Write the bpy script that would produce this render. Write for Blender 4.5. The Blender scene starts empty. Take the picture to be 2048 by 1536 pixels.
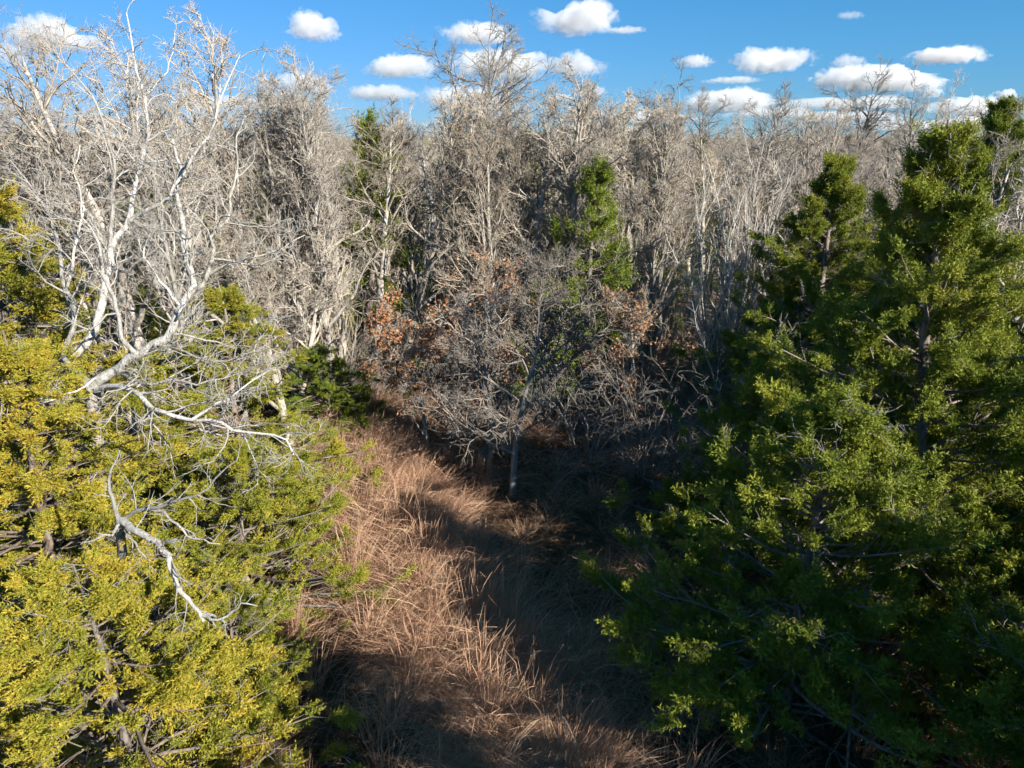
import bpy, math
import numpy as np
from mathutils import Vector, noise as mnoise, Matrix

# ------------------------------------------------------------------ camera, sky, sun, exposure
sc = bpy.context.scene
COL = sc.collection
CAM_H = 9.0
PITCH = math.radians(19.0)
FPX = 1422.0
cam_d = bpy.data.cameras.new('camera')
cam = bpy.data.objects.new('camera', cam_d)
COL.objects.link(cam)
cam.location = (0, 0, CAM_H)
cam.rotation_euler = (math.pi / 2 - PITCH, 0, 0)
cam_d.sensor_width = 36.0
cam_d.lens = 36.0 * FPX / 2048.0
cam_d.clip_start = 0.1
cam_d.clip_end = 90000
sc.camera = cam

SUN_EL = math.radians(27.5)
SUN_HEAD = math.radians(49.0)          # light travels forward and this far to the left
world = bpy.data.worlds.new('World')
sc.world = world
world.use_nodes = True
wn = world.node_tree.nodes
wl = world.node_tree.links
bgn = wn['Background']
sky = wn.new('ShaderNodeTexSky')
sky.sky_type = 'NISHITA'
sky.sun_disc = False
sky.sun_elevation = SUN_EL
sky.sun_rotation = math.pi - SUN_HEAD
sky.altitude = 0
sky.air_density = 1.0
sky.dust_density = 0.0
sky.ozone_density = 1.0
sep = wn.new('ShaderNodeSeparateColor')
comb = wn.new('ShaderNodeCombineColor')
wl.new(sky.outputs[0], sep.inputs[0])
for ch, (g_, k_) in enumerate(((1.05, 0.19), (0.62, 0.985), (0.8, 1.27))):    # the camera's rendering of the clear sky
    pw = wn.new('ShaderNodeMath')
    pw.operation = 'POWER'
    pw.inputs[1].default_value = g_
    ml = wn.new('ShaderNodeMath')
    ml.operation = 'MULTIPLY'
    ml.inputs[1].default_value = k_
    wl.new(sep.outputs[ch], pw.inputs[0])
    wl.new(pw.outputs[0], ml.inputs[0])
    wl.new(ml.outputs[0], comb.inputs[ch])
wl.new(comb.outputs[0], bgn.inputs[0])
bgn.inputs[1].default_value = 0.06

sl = bpy.data.lights.new('sun', 'SUN')
sl.energy = 5.0
sl.angle = math.radians(0.5)
sl.color = (1.0, 0.93, 0.82)
sun = bpy.data.objects.new('sun', sl)
COL.objects.link(sun)
sun.rotation_euler = Vector((-math.cos(SUN_EL) * math.sin(SUN_HEAD), math.cos(SUN_EL) * math.cos(SUN_HEAD),
                             -math.sin(SUN_EL))).to_track_quat('-Z', 'Y').to_euler()
sun.location = (30, -30, 40)
sc.view_settings.view_transform = 'Standard'
sc.view_settings.look = 'None'
sc.view_settings.gamma = 1.0
sc.view_settings.exposure = 1.3
sc.view_settings.use_curve_mapping = False
sc.render.engine = 'CYCLES'
cy = sc.cycles
cy.max_bounces = 10
cy.diffuse_bounces = 3
cy.glossy_bounces = 1
cy.transmission_bounces = 3
cy.transparent_max_bounces = 4
cy.volume_bounces = 10
cy.use_denoising = True
cy.adaptive_threshold = 0.03
cy.adaptive_min_samples = 24

# ------------------------------------------------------------------ helpers
FW = np.array([0, math.cos(PITCH), -math.sin(PITCH)])
UP = np.array([0, math.sin(PITCH), math.cos(PITCH)])
RT = np.array([1.0, 0, 0])
CP = np.array([0, 0, CAM_H])


def P3(x, y, d):
    """a point at depth d metres along the view axis, given in photograph coordinates"""
    return CP + d * (FW + (x - 1024) / FPX * RT - (y - 768) / FPX * UP)


def nrm(a):
    return a / np.maximum(np.linalg.norm(a, axis=-1, keepdims=True), 1e-9)


def make_mesh(name, V, quads=None, tris=None, mat=None, smooth=False, attrs=None):
    me = bpy.data.meshes.new(name)
    V = np.asarray(V, dtype=np.float32).reshape(-1, 3)
    me.vertices.add(len(V))
    me.vertices.foreach_set('co', V.ravel())
    loops, starts, cur = [], [], 0
    if quads is not None and len(quads):
        q = np.asarray(quads, dtype=np.int32).reshape(-1, 4)
        loops.append(q.ravel())
        starts.append(np.arange(len(q)) * 4)
        cur = len(q) * 4
    if tris is not None and len(tris):
        t = np.asarray(tris, dtype=np.int32).reshape(-1, 3)
        loops.append(t.ravel())
        starts.append(cur + np.arange(len(t)) * 3)
    L = np.concatenate(loops).astype(np.int32)
    S = np.concatenate(starts).astype(np.int32)
    me.loops.add(len(L))
    me.loops.foreach_set('vertex_index', L)
    me.polygons.add(len(S))
    me.polygons.foreach_set('loop_start', S)
    if smooth:
        me.polygons.foreach_set('use_smooth', np.ones(len(S), dtype=bool))
    me.update(calc_edges=True)
    for k, v in (attrs or {}).items():
        a = me.attributes.new(k, 'FLOAT', 'POINT')
        a.data.foreach_set('value', np.asarray(v, dtype=np.float32))
    if mat:
        me.materials.append(mat)
    return me


def tubes(groups):
    """groups: list of (P (m,n,3), R (m,n), sides) -> verts, quads, per-vertex radius"""
    VV, QQ, RR, off = [], [], [], 0
    for P, R, s in groups:
        m, n, _ = P.shape
        if m == 0:
            continue
        T = np.empty_like(P)
        T[:, 1:-1] = P[:, 2:] - P[:, :-2]
        T[:, 0] = P[:, 1] - P[:, 0]
        T[:, -1] = P[:, -1] - P[:, -2]
        T = nrm(T)
        ref = np.where(np.abs(T[:, :1, 2:3]) > 0.8, np.array([1.0, 0.0, 0.0]), np.array([0.0, 0.0, 1.0]))
        A = nrm(np.cross(T, np.broadcast_to(ref, T.shape)))
        B = np.cross(T, A)
        ang = np.arange(s) * 2 * math.pi / s
        ring = P[:, :, None, :] + R[:, :, None, None] * (A[:, :, None, :] * np.cos(ang)[None, None, :, None]
                                                        + B[:, :, None, :] * np.sin(ang)[None, None, :, None])
        VV.append(ring.reshape(-1, 3))
        RR.append(np.repeat(R.reshape(-1), s))
        idx = off + np.arange(m * n * s).reshape(m, n, s)
        a = idx[:, :-1, :]
        b = np.roll(idx, -1, axis=2)[:, :-1, :]
        c = np.roll(idx, -1, axis=2)[:, 1:, :]
        d = idx[:, 1:, :]
        QQ.append(np.stack([a, b, c, d], -1).reshape(-1, 4))
        off += m * n * s
    return np.concatenate(VV), np.concatenate(QQ), np.concatenate(RR)


def grow(rng, S, D, L, n, jit, trop):
    m = len(S)
    P = np.zeros((m, n, 3))
    P[:, 0] = S
    d = nrm(D)
    st = (L / (n - 1))[:, None]
    upv = np.array([0, 0, 1.0])
    for i in range(1, n):
        d = nrm(d + jit * rng.standard_normal((m, 3)) + trop * upv)
        P[:, i] = P[:, i - 1] + d * st
    return P


def spawn(rng, P, R, k, t0, t1, a0, a1):
    """k children along each polyline"""
    m, n, _ = P.shape
    t = t0 + (t1 - t0) * ((np.arange(k)[None, :] + rng.random((m, k))) / k)
    f = t * (n - 1)
    i = np.minimum(f.astype(int), n - 2)
    fr = (f - i)[..., None]
    mi = np.arange(m)[:, None]
    S = P[mi, i] * (1 - fr) + P[mi, i + 1] * fr
    T = nrm(P[mi, i + 1] - P[mi, i])
    r = R[mi, i] * (1 - fr[..., 0]) + R[mi, i + 1] * fr[..., 0]
    pr = nrm(np.cross(T, rng.standard_normal((m, k, 3))))
    a = a0 + (a1 - a0) * rng.random((m, k))
    D = np.cos(a)[..., None] * T + np.sin(a)[..., None] * pr
    pl = np.linalg.norm(np.diff(P, axis=1), axis=-1).sum(1)
    return S.reshape(-1, 3), D.reshape(-1, 3), t.reshape(-1), r.reshape(-1), np.repeat(pl, k)


def taper(r0, n, end=0.35):
    return r0[:, None] * (1 - (1 - end) * np.linspace(0, 1, n)[None, :])


def resample(pts, n):
    pts = np.asarray(pts, float)
    d = np.concatenate([[0], np.cumsum(np.linalg.norm(np.diff(pts, axis=0), axis=1))])
    # catmull-like smoothing by dense linear + small blur
    q = np.linspace(0, d[-1], n)
    return np.stack([np.interp(q, d, pts[:, i]) for i in range(3)], 1)


# ------------------------------------------------------------------ materials
def new_mat(name):
    m = bpy.data.materials.new(name)
    m.use_nodes = True
    nt = m.node_tree
    b = nt.nodes['Principled BSDF']
    return m, nt, b


def ramp(nt, stops, fac=None, interp='LINEAR'):
    r = nt.nodes.new('ShaderNodeValToRGB')
    e = r.color_ramp.elements
    e[0].position, e[0].color = stops[0][0], (*stops[0][1], 1)
    e[1].position, e[1].color = stops[-1][0], (*stops[-1][1], 1)
    for p, c in stops[1:-1]:
        x = e.new(p)
        x.color = (*c, 1)
    r.color_ramp.interpolation = interp
    if fac is not None:
        nt.links.new(fac, r.inputs[0])
    return r.outputs[0]


def noise_n(nt, scale, detail=3, vec=None, rough=0.6):
    n = nt.nodes.new('ShaderNodeTexNoise')
    n.inputs['Scale'].default_value = scale
    n.inputs['Detail'].default_value = detail
    n.inputs['Roughness'].default_value = rough
    if vec is not None:
        nt.links.new(vec, n.inputs['Vector'])
    return n.outputs[0]


def mixc(nt, fac, a, b):
    m = nt.nodes.new('ShaderNodeMix')
    m.data_type = 'RGBA'
    for sock, v in ((m.inputs[0], fac), (m.inputs[6], a), (m.inputs[7], b)):
        if isinstance(v, (int, float)):
            sock.default_value = v
        elif isinstance(v, tuple):
            sock.default_value = (*v, 1)
        else:
            nt.links.new(v, sock)
    return m.outputs[2]


def mathn(nt, op, a, b=None, clamp=False):
    m = nt.nodes.new('ShaderNodeMath')
    m.operation = op
    m.use_clamp = clamp
    for s, v in ((m.inputs[0], a), (m.inputs[1], b)):
        if v is None:
            continue
        if isinstance(v, (int, float)):
            s.default_value = v
        else:
            nt.links.new(v, s)
    return m.outputs[0]


ALB = 0.84


def dim(c, k=ALB):
    return tuple(v * k for v in c)


def bark(name, dark, mid, pale, twig, scale=9.0, bump=0.5):
    dark, mid, pale, twig = dim(dark), dim(mid), dim(pale), dim(twig)
    m, nt, b = new_mat(name)
    tc = nt.nodes.new('ShaderNodeTexCoord')
    mp = nt.nodes.new('ShaderNodeMapping')
    mp.inputs['Scale'].default_value = (1, 1, 0.35)
    nt.links.new(tc.outputs['Object'], mp.inputs[0])
    n1 = noise_n(nt, scale, 5, mp.outputs[0], 0.65)
    c = ramp(nt, [(0.28, dark), (0.46, mid), (0.66, pale)], n1)
    at = nt.nodes.new('ShaderNodeAttribute')
    at.attribute_name = 'rad'
    f = mathn(nt, 'DIVIDE', at.outputs['Fac'], 0.03, True)
    oi = nt.nodes.new('ShaderNodeObjectInfo')
    col = mixc(nt, f, twig, c)
    hv = nt.nodes.new('ShaderNodeHueSaturation')
    v = mathn(nt, 'MULTIPLY_ADD', oi.outputs['Random'], 0.65)
    v.node.inputs[2].default_value = 0.58
    nt.links.new(v, hv.inputs['Value'])
    fr_ = mathn(nt, 'FRACT', mathn(nt, 'MULTIPLY', oi.outputs['Random'], 17.3))
    sv = mathn(nt, 'MULTIPLY_ADD', fr_, 0.6)
    sv.node.inputs[2].default_value = 0.5
    nt.links.new(sv, hv.inputs['Saturation'])
    nt.links.new(col, hv.inputs['Color'])
    nt.links.new(hv.outputs[0], b.inputs['Base Color'])
    b.inputs['Roughness'].default_value = 0.9
    b.inputs['Specular IOR Level'].default_value = 0.15
    bp = nt.nodes.new('ShaderNodeBump')
    bp.inputs['Strength'].default_value = bump
    bp.inputs['Distance'].default_value = 0.03
    nt.links.new(noise_n(nt, scale * 3.5, 4, mp.outputs[0], 0.7), bp.inputs['Height'])
    nt.links.new(bp.outputs[0], b.inputs['Normal'])
    return m


M_OAK = bark('oak_bark', (0.11, 0.09, 0.07), (0.37, 0.33, 0.28), (0.54, 0.475, 0.39), (0.46, 0.39, 0.30))
M_PALE = bark('pale_lichen_bark', (0.13, 0.115, 0.095), (0.46, 0.43, 0.375), (0.82, 0.79, 0.71), (0.74, 0.69, 0.60), 17, 1.0)
M_DEAD = bark('bleached_dead_wood', (0.16, 0.145, 0.125), (0.38, 0.36, 0.32), (0.56, 0.54, 0.49), (0.48, 0.45, 0.40), 17, 1.0)
M_CBARK = bark('cedar_bark', (0.09, 0.06, 0.045), (0.20, 0.15, 0.115), (0.33, 0.28, 0.23), (0.26, 0.22, 0.18), 14)
M_GREYBRUSH = bark('brush_bark', (0.12, 0.10, 0.09), (0.25, 0.22, 0.19), (0.38, 0.35, 0.31), (0.28, 0.245, 0.21))


def foliage(name, green, gold, trans=0.25):
    """green and gold: three colours each, mixed per tree by the object colour's red channel"""
    m, nt, b = new_mat(name)
    at = nt.nodes.new('ShaderNodeAttribute')
    at.attribute_name = 'tint'
    oi = nt.nodes.new('ShaderNodeObjectInfo')
    tc = nt.nodes.new('ShaderNodeTexCoord')
    n = noise_n(nt, 0.9, 3, tc.outputs['Object'])
    sx = nt.nodes.new('ShaderNodeSeparateColor')
    nt.links.new(oi.outputs['Color'], sx.inputs[0])
    t = mathn(nt, 'MULTIPLY_ADD', n, 0.9)
    nt.links.new(mathn(nt, 'MULTIPLY_ADD', at.outputs['Fac'], 0.75), t.node.inputs[2])
    t.node.inputs[2].links[0].from_node.inputs[2].default_value = -0.33
    green, gold = [dim(c, .88) for c in green], [dim(c, .85) for c in gold]
    cg = ramp(nt, [(0.1, green[0]), (0.5, green[1]), (0.9, green[2])], t)
    cy_ = ramp(nt, [(0.1, gold[0]), (0.45, gold[1]), (0.9, gold[2])], t)
    col = mixc(nt, sx.outputs[0], cg, cy_)
    b.inputs['Roughness'].default_value = 0.6
    b.inputs['Specular IOR Level'].default_value = 0.25
    nt.links.new(col, b.inputs['Base Color'])
    tr = nt.nodes.new('ShaderNodeBsdfTranslucent')
    nt.links.new(col, tr.inputs[0])
    mx = nt.nodes.new('ShaderNodeMixShader')
    mx.inputs[0].default_value = trans
    nt.links.new(b.outputs[0], mx.inputs[1])
    nt.links.new(tr.outputs[0], mx.inputs[2])
    nt.links.new(mx.outputs[0], nt.nodes['Material Output'].inputs[0])
    return m


M_CEDAR = foliage('cedar_foliage',
                  [(0.06, 0.10, 0.012), (0.14, 0.20, 0.02), (0.27, 0.31, 0.035)],
                  [(0.15, 0.19, 0.022), (0.34, 0.33, 0.04), (0.50, 0.36, 0.045)])
M_PINE = foliage('pine_foliage', [(0.05, 0.08, 0.04), (0.08, 0.12, 0.05), (0.12, 0.16, 0.07)],
                 [(0.05, 0.08, 0.04), (0.08, 0.12, 0.05), (0.12, 0.16, 0.07)])


def leafmat(name, stops, rough=0.75, trans=0.2, rnd=0.5):
    m, nt, b = new_mat(name)
    at = nt.nodes.new('ShaderNodeAttribute')
    at.attribute_name = 'tint'
    oi = nt.nodes.new('ShaderNodeObjectInfo')
    f = mathn(nt, 'MULTIPLY_ADD', oi.outputs['Random'], rnd)
    f2 = mathn(nt, 'MULTIPLY', at.outputs['Fac'], 1 - rnd)
    nt.links.new(f2, f.node.inputs[2])
    col = ramp(nt, [(p_, dim(c_, .84)) for p_, c_ in stops], f)
    nt.links.new(col, b.inputs['Base Color'])
    b.inputs['Roughness'].default_value = rough
    b.inputs['Specular IOR Level'].default_value = 0.2
    tr = nt.nodes.new('ShaderNodeBsdfTranslucent')
    nt.links.new(col, tr.inputs[0])
    mx = nt.nodes.new('ShaderNodeMixShader')
    mx.inputs[0].default_value = trans
    nt.links.new(b.outputs[0], mx.inputs[1])
    nt.links.new(tr.outputs[0], mx.inputs[2])
    nt.links.new(mx.outputs[0], nt.nodes['Material Output'].inputs[0])
    return m


M_RUSSET = leafmat('dead_oak_leaves', [(0.0, (0.22, 0.09, 0.045)), (0.5, (0.42, 0.20, 0.095)), (1.0, (0.56, 0.33, 0.17))], rnd=0.15)
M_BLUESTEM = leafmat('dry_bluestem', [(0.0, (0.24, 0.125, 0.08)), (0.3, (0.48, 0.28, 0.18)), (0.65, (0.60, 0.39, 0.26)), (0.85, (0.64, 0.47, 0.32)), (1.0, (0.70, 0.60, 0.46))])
M_MAT = leafmat('dry_mat_grass', [(0.0, (0.085, 0.048, 0.028)), (0.5, (0.18, 0.105, 0.062)), (1.0, (0.36, 0.25, 0.15))])  # tones darkened to put the clearing's shade into the grass colour
M_GREENGRASS = leafmat('green_grass', [(0.0, (0.05, 0.10, 0.02)), (1.0, (0.11, 0.17, 0.04))])

# ------------------------------------------------------------------ ground
gm, nt, b = new_mat('leaf_litter_ground')
tc = nt.nodes.new('ShaderNodeTexCoord')
n1 = noise_n(nt, 0.5, 4, tc.outputs['Object'])
n2 = noise_n(nt, 28, 5, tc.outputs['Object'], 0.75)
c1 = ramp(nt, [(0.3, (0.05, 0.034, 0.024)), (0.55, (0.14, 0.09, 0.058)), (0.75, (0.24, 0.165, 0.11))], n2)
c2 = ramp(nt, [(0.3, (0.07, 0.05, 0.035)), (0.7, (0.17, 0.11, 0.075))], n1)
nt.links.new(mixc(nt, 0.4, c1, c2), b.inputs['Base Color'])
b.inputs['Roughness'].default_value = 0.95
bp = nt.nodes.new('ShaderNodeBump')
bp.inputs['Strength'].default_value = 0.8
bp.inputs['Distance'].default_value = 0.05
nt.links.new(n2, bp.inputs['Height'])
nt.links.new(bp.outputs[0], b.inputs['Normal'])
# graded sheet: fine near the clearing, coarse to the horizon
ax = np.concatenate([-np.geomspace(9000, 30, 14), np.linspace(-24, 24, 49), np.geomspace(30, 9000, 14)])
ay = np.concatenate([-np.geomspace(3000, 12, 10), np.linspace(-8, 44, 53), np.geomspace(50, 12000, 14)])
X, Y = np.meshgrid(ax, ay)
rg = np.random.default_rng(5)
Z = 0.05 * rg.standard_normal(X.shape) * ((np.abs(X) < 24) & (Y > -8) & (Y < 44))
nx, ny = len(ax), len(ay)
ii = np.arange(nx * ny).reshape(ny, nx)
gq = np.stack([ii[:-1, :-1], ii[:-1, 1:], ii[1:, 1:], ii[1:, :-1]], -1).reshape(-1, 4)
ground = bpy.data.objects.new('ground', make_mesh('ground', np.stack([X, Y, Z - 0.06], -1), gq, None, gm, True))
COL.objects.link(ground)
ground['kind'] = 'structure'
ground['label'] = 'brown leaf litter covering the forest floor and clearing'


# ------------------------------------------------------------------ tree prototypes: dict part -> mesh
def tube_mesh(name, groups, mat):
    V, Q, R = tubes(groups)
    return make_mesh(name, V, Q, None, mat, True, {'rad': R})


def twig_levels(rng, P, R, levels):
    """levels: list of dict(k,t0,t1,a0,a1,lf,n,jit,trop,rmax,rmin,sides). returns tube groups and last polylines"""
    groups, last = [], (P, R)
    for lv in levels:
        S, D, t, r, pl = spawn(rng, last[0], last[1], lv['k'], lv.get('t0', 0.25), lv.get('t1', 1.0), lv['a0'], lv['a1'])
        D = D + np.array([0, 0, lv.get('bias', 0.0)])
        L = np.maximum(pl * lv['lf'] * (1 - 0.5 * t) * rng.uniform(0.55, 1.3, len(t)), lv.get('lmin', 0.12))
        Pn = grow(rng, S, D, L, lv['n'], lv['jit'], lv['trop'])
        r0 = np.clip(r * lv.get('rf', 0.6), lv['rmin'], lv['rmax'])
        Rn = taper(r0, lv['n'], 0.4)
        groups.append((Pn, Rn, lv.get('sides', 3)))
        last = (Pn, Rn)
    return groups, last


def leaves_mesh(rng, last, per, size, mat, name='leaves', t0=0.3):
    blk = np.arange(len(last[0])) // 24
    keep = rng.random(blk.max() + 1)[blk] < .6
    S, D, t, r, pl = spawn(rng, last[0][keep], last[1][keep], per, t0, 1.0, 0.6, 1.4)
    m = len(S)
    a = nrm(D + np.array([0, 0, -0.5]) + 0.5 * rng.standard_normal((m, 3)))
    bb = nrm(np.cross(a, rng.standard_normal((m, 3))))
    c = np.cross(a, bb)
    s = (size * rng.uniform(0.6, 1.25, m))[:, None]
    w = s * rng.uniform(0.28, 0.42, (m, 1))
    # lobed, folded leaf: 6 verts
    v = np.stack([S, S + a * s * .35 + bb * w + c * w * .5, S + a * s * .75 + bb * w * .7 + c * w * .2, S + a * s,
                  S + a * s * .7 - bb * w * .8 + c * w * .3, S + a * s * .3 - bb * w + c * w * .6], 1)
    o = (np.arange(m) * 6)[:, None]
    q = np.concatenate([o + np.array([0, 1, 2, 3]), o + np.array([0, 3, 4, 5])])
    return make_mesh(name, v, q, None, mat, False, {'tint': np.repeat(rng.random(m), 6)})


def bare_tree(name, seed, H, r0, nl, lt0, ll, la, jit, trop, lv, mat, tjit=0.07, leaf=None, lmode='round', lean=0.0):
    rng = np.random.default_rng(seed)
    nT = 14
    T = grow(rng, np.zeros((1, 3)) + [0, 0, -0.15], np.array([[lean, 0, 1.0]]), np.array([H * 0.93]), nT, tjit, 0.08)
    TR = taper(np.array([r0]), nT, 0.16)
    TR[:, 0] *= 1.35
    S, D, t, r, pl = spawn(rng, T, TR, nl, lt0, 0.99, la[0], la[1])
    # spread limbs evenly round the trunk
    az = np.arange(nl) * 2.4 + rng.uniform(-.5, .5, nl)
    a = rng.uniform(la[0], la[1], nl) * (1 - 0.35 * t)
    D = np.stack([np.sin(a) * np.cos(az), np.sin(a) * np.sin(az), np.cos(a)], 1)
    u = (t - lt0) / (1 - lt0)
    prof = {'round': 1 - 0.55 * u, 'vase': 0.6 + 0.5 * u - 0.6 * u * u, 'spire': 1 - 0.75 * u}[lmode]
    L = H * ll * prof * rng.uniform(0.75, 1.2, nl)
    LP = grow(rng, S, D, L, 10, jit, trop)
    LR = taper(np.clip(r * 0.62, 0.02, r0 * 0.6), 10, 0.22)
    g, last = twig_levels(rng, np.concatenate([LP]), LR, lv)
    # the trunk's own top carries twigs too
    g2, last2 = twig_levels(rng, T[:, -6:], TR[:, -6:], [dict(l, k=l['k'] + (4 if i == 0 else 0), lf=max(l['lf'], 0.5) if i == 0 else l['lf']) for i, l in enumerate(lv)])
    parts = {'trunk': tube_mesh(name + '_trunk', [(T, TR, 8)], mat),
             'crown': tube_mesh(name + '_crown', [(LP, LR, 5)] + g + g2, mat)}
    if leaf:
        both = (np.concatenate([last[0], last2[0]]), np.concatenate([last[1], last2[1]]))
        parts['leaves'] = leaves_mesh(rng, both, leaf[0], leaf[1], M_RUSSET)
    return parts


def L_(k, a0, a1, lf, n, jit, trop, rmax, rmin, **kw):
    return dict(k=k, a0=a0, a1=a1, lf=lf, n=n, jit=jit, trop=trop, rmax=rmax, rmin=rmin, **kw)


OAKLV = [L_(8, .5, 1.05, .5, 8, .19, .04, .06, .02, sides=4), L_(6, .45, 1.1, .52, 6, .19, .03, .02, .012),
         L_(3, .45, 1.1, .6, 4, .17, .02, .010, .0075, lmin=.25)]
SAPLV = [L_(6, .35, .85, .5, 6, .13, .08, .03, .014), L_(5, .4, .95, .5, 5, .15, .05, .014, .009),
         L_(2, .4, 1.0, .6, 3, .15, .03, .009, .007, lmin=.25)]

PROTO = {}
PROTO['oak_a'] = bare_tree('oak_a', 11, 12.5, .25, 13, .34, .36, (.6, 1.15), .20, .07, OAKLV, M_OAK, .07)
PROTO['oak_b'] = bare_tree('oak_b', 12, 12.0, .22, 12, .42, .30, (.4, .95), .19, .09, OAKLV, M_OAK, .09)
PROTO['oak_c'] = bare_tree('oak_c', 13, 9.0, .19, 13, .25, .40, (.7, 1.3), .21, .05, OAKLV, M_OAK, .09)
PROTO['oak_d'] = bare_tree('oak_d', 14, 12.8, .24, 10, .5, .34, (.5, 1.1), .24, .06, OAKLV, M_OAK, .12, lmode='vase')
PROTO['sap_a'] = bare_tree('sap_a', 21, 10.0, .135, 17, .30, .30, (.4, .85), .11, .07, SAPLV, M_OAK, .03, lmode='spire')
PROTO['sap_b'] = bare_tree('sap_b', 22, 8.5, .11, 15, .25, .34, (.5, 1.05), .13, .06, SAPLV, M_OAK, .05, lmode='spire')
PROTO['oak_m'] = bare_tree('oak_m', 33, 6.2, .10, 17, .18, .52, (.8, 1.35), .15, .02, OAKLV, M_OAK, .04)
PROTO['russet_a'] = bare_tree('russet_a', 31, 5.2, .085, 13, .10, .55, (.9, 1.55), .16, .0, OAKLV, M_OAK, .06, leaf=(4, .095))
PROTO['russet_b'] = bare_tree('russet_b', 32, 5.0, .08, 14, .10, .55, (.9, 1.5), .17, .0,
                              [dict(OAKLV[0], k=8), dict(OAKLV[1], k=7), dict(OAKLV[2], k=3)], M_OAK, .06, leaf=(2, .085))


def shrub(name, seed, nst, H, spread, lv, mat, jit=.05, trop=.02, r=.045):
    rng = np.random.default_rng(seed)
    az = rng.uniform(0, 6.28, nst)
    ti = spread * rng.uniform(.15, 1, nst)
    D = np.stack([np.sin(ti) * np.cos(az), np.sin(ti) * np.sin(az), np.cos(ti)], 1)
    S = np.stack([.18 * np.cos(az), .18 * np.sin(az), -0.1 + 0 * az], 1)
    P = grow(rng, S, D, H * rng.uniform(.6, 1.05, nst), 11, jit, trop)
    R = taper(r * rng.uniform(.55, 1.1, nst), 11, .16)
    g, _ = twig_levels(rng, P, R, lv)
    return {'stems': tube_mesh(name + '_stems', [(P, R, 5)], mat), 'crown': tube_mesh(name + '_crown', g, mat)}


PROTO['multistem'] = shrub('multistem', 41, 20, 8.3, .2, [L_(9, .3, .6, .3, 6, .06, .08, .02, .008), L_(4, .3, .7, .45, 4, .08, .05, .009, .005)], M_PALE)
PROTO['brush'] = shrub('brush', 42, 26, 3.0, 1.15, [L_(7, .5, 1.1, .45, 5, .2, -.02, .01, .006), L_(5, .5, 1.2, .5, 4, .22, -.03, .007, .005)], M_GREYBRUSH, .14, -.05, .022)
PROTO['fanshrub'] = shrub('fanshrub', 43, 16, 5.2, .8, [L_(10, .3, .8, .4, 6, .1, .03, .014, .007), L_(6, .4, 1.0, .5, 4, .14, .0, .008, .005)], M_OAK, .06, .02, .05)


# ------------------------------------------------------------------ cedars
def plume_template(rng, nbl, flat):
    """a spray: branchlets along an axis, each set with short scale-leaf tips (one triangle each)"""
    nb = max(4, nbl // 7)
    kb = 7
    t = (np.arange(nb) + rng.random(nb)) / nb
    ph = rng.uniform(0, 6.28, nb)
    rad = np.stack([np.cos(ph), flat * np.sin(ph), np.zeros(nb)], 1)
    ax_ = np.array([0, 0, 1.0])
    S = ax_ * (t * .75)[:, None]
    D = nrm(ax_ * rng.uniform(.5, 1.0, (nb, 1)) + rad * rng.uniform(.5, 1.1, (nb, 1)))
    L = (.42 * (1 - .55 * t) + .08) * rng.uniform(.7, 1.2, nb)
    u = (np.arange(kb)[None, :] + rng.random((nb, kb))) / kb
    S2 = S[:, None, :] + D[:, None, :] * (L[:, None] * u)[..., None]
    D2 = nrm(D[:, None, :] + .75 * rng.standard_normal((nb, kb, 3)) * np.array([1, max(flat, .5), 1]))
    L2 = .165 * (1 - .35 * u) * rng.uniform(.7, 1.25, (nb, kb))
    W2 = .0245 * rng.uniform(.7, 1.3, (nb, kb))
    sd = nrm(np.cross(D2, rng.standard_normal((nb, kb, 3))))
    V = np.stack([S2 + sd * W2[..., None], S2 + D2 * L2[..., None], S2 - sd * W2[..., None]], 2)
    tint = np.clip(t[:, None] * .3 + u * .12 + rng.uniform(-.15, .15, (nb, kb)), -1, 1)
    tv = tint[..., None] + np.array([-.04, .12, -.04])
    return V.reshape(-1, 3), tv.reshape(-1)


def plumes(rng, Pos, Ax, Sc, nbl, flat, tintbase, nvar=7, wide=1.0):
    VV, TT = [], []
    var = rng.integers(0, nvar, len(Pos))
    for v in range(nvar):
        tv, tt = plume_template(rng, nbl, flat)
        k = np.where(var == v)[0]
        a = nrm(Ax[k])
        bb = nrm(np.cross(a, rng.standard_normal(a.shape) * .6 + np.array([0, 0, .0001])))
        if flat < .9:   # flat fans lie roughly level
            side = nrm(np.cross(a, np.array([0, 0, 1.0]) + .35 * rng.standard_normal(a.shape)))
            bb = side
        c = np.cross(a, bb)
        s = Sc[k][:, None, None]
        V = Pos[k][:, None, :] + s * (wide * tv[None, :, 0:1] * bb[:, None, :] + wide * tv[None, :, 1:2] * c[:, None, :] + tv[None, :, 2:3] * a[:, None, :])
        VV.append(V.reshape(-1, 3))
        TT.append((tintbase[k][:, None] + tt[None, :]).reshape(-1))
    V = np.concatenate(VV)
    q = np.arange(len(V)).reshape(-1, 3)
    return V, q, np.clip(np.concatenate(TT), 0, 1)


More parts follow.
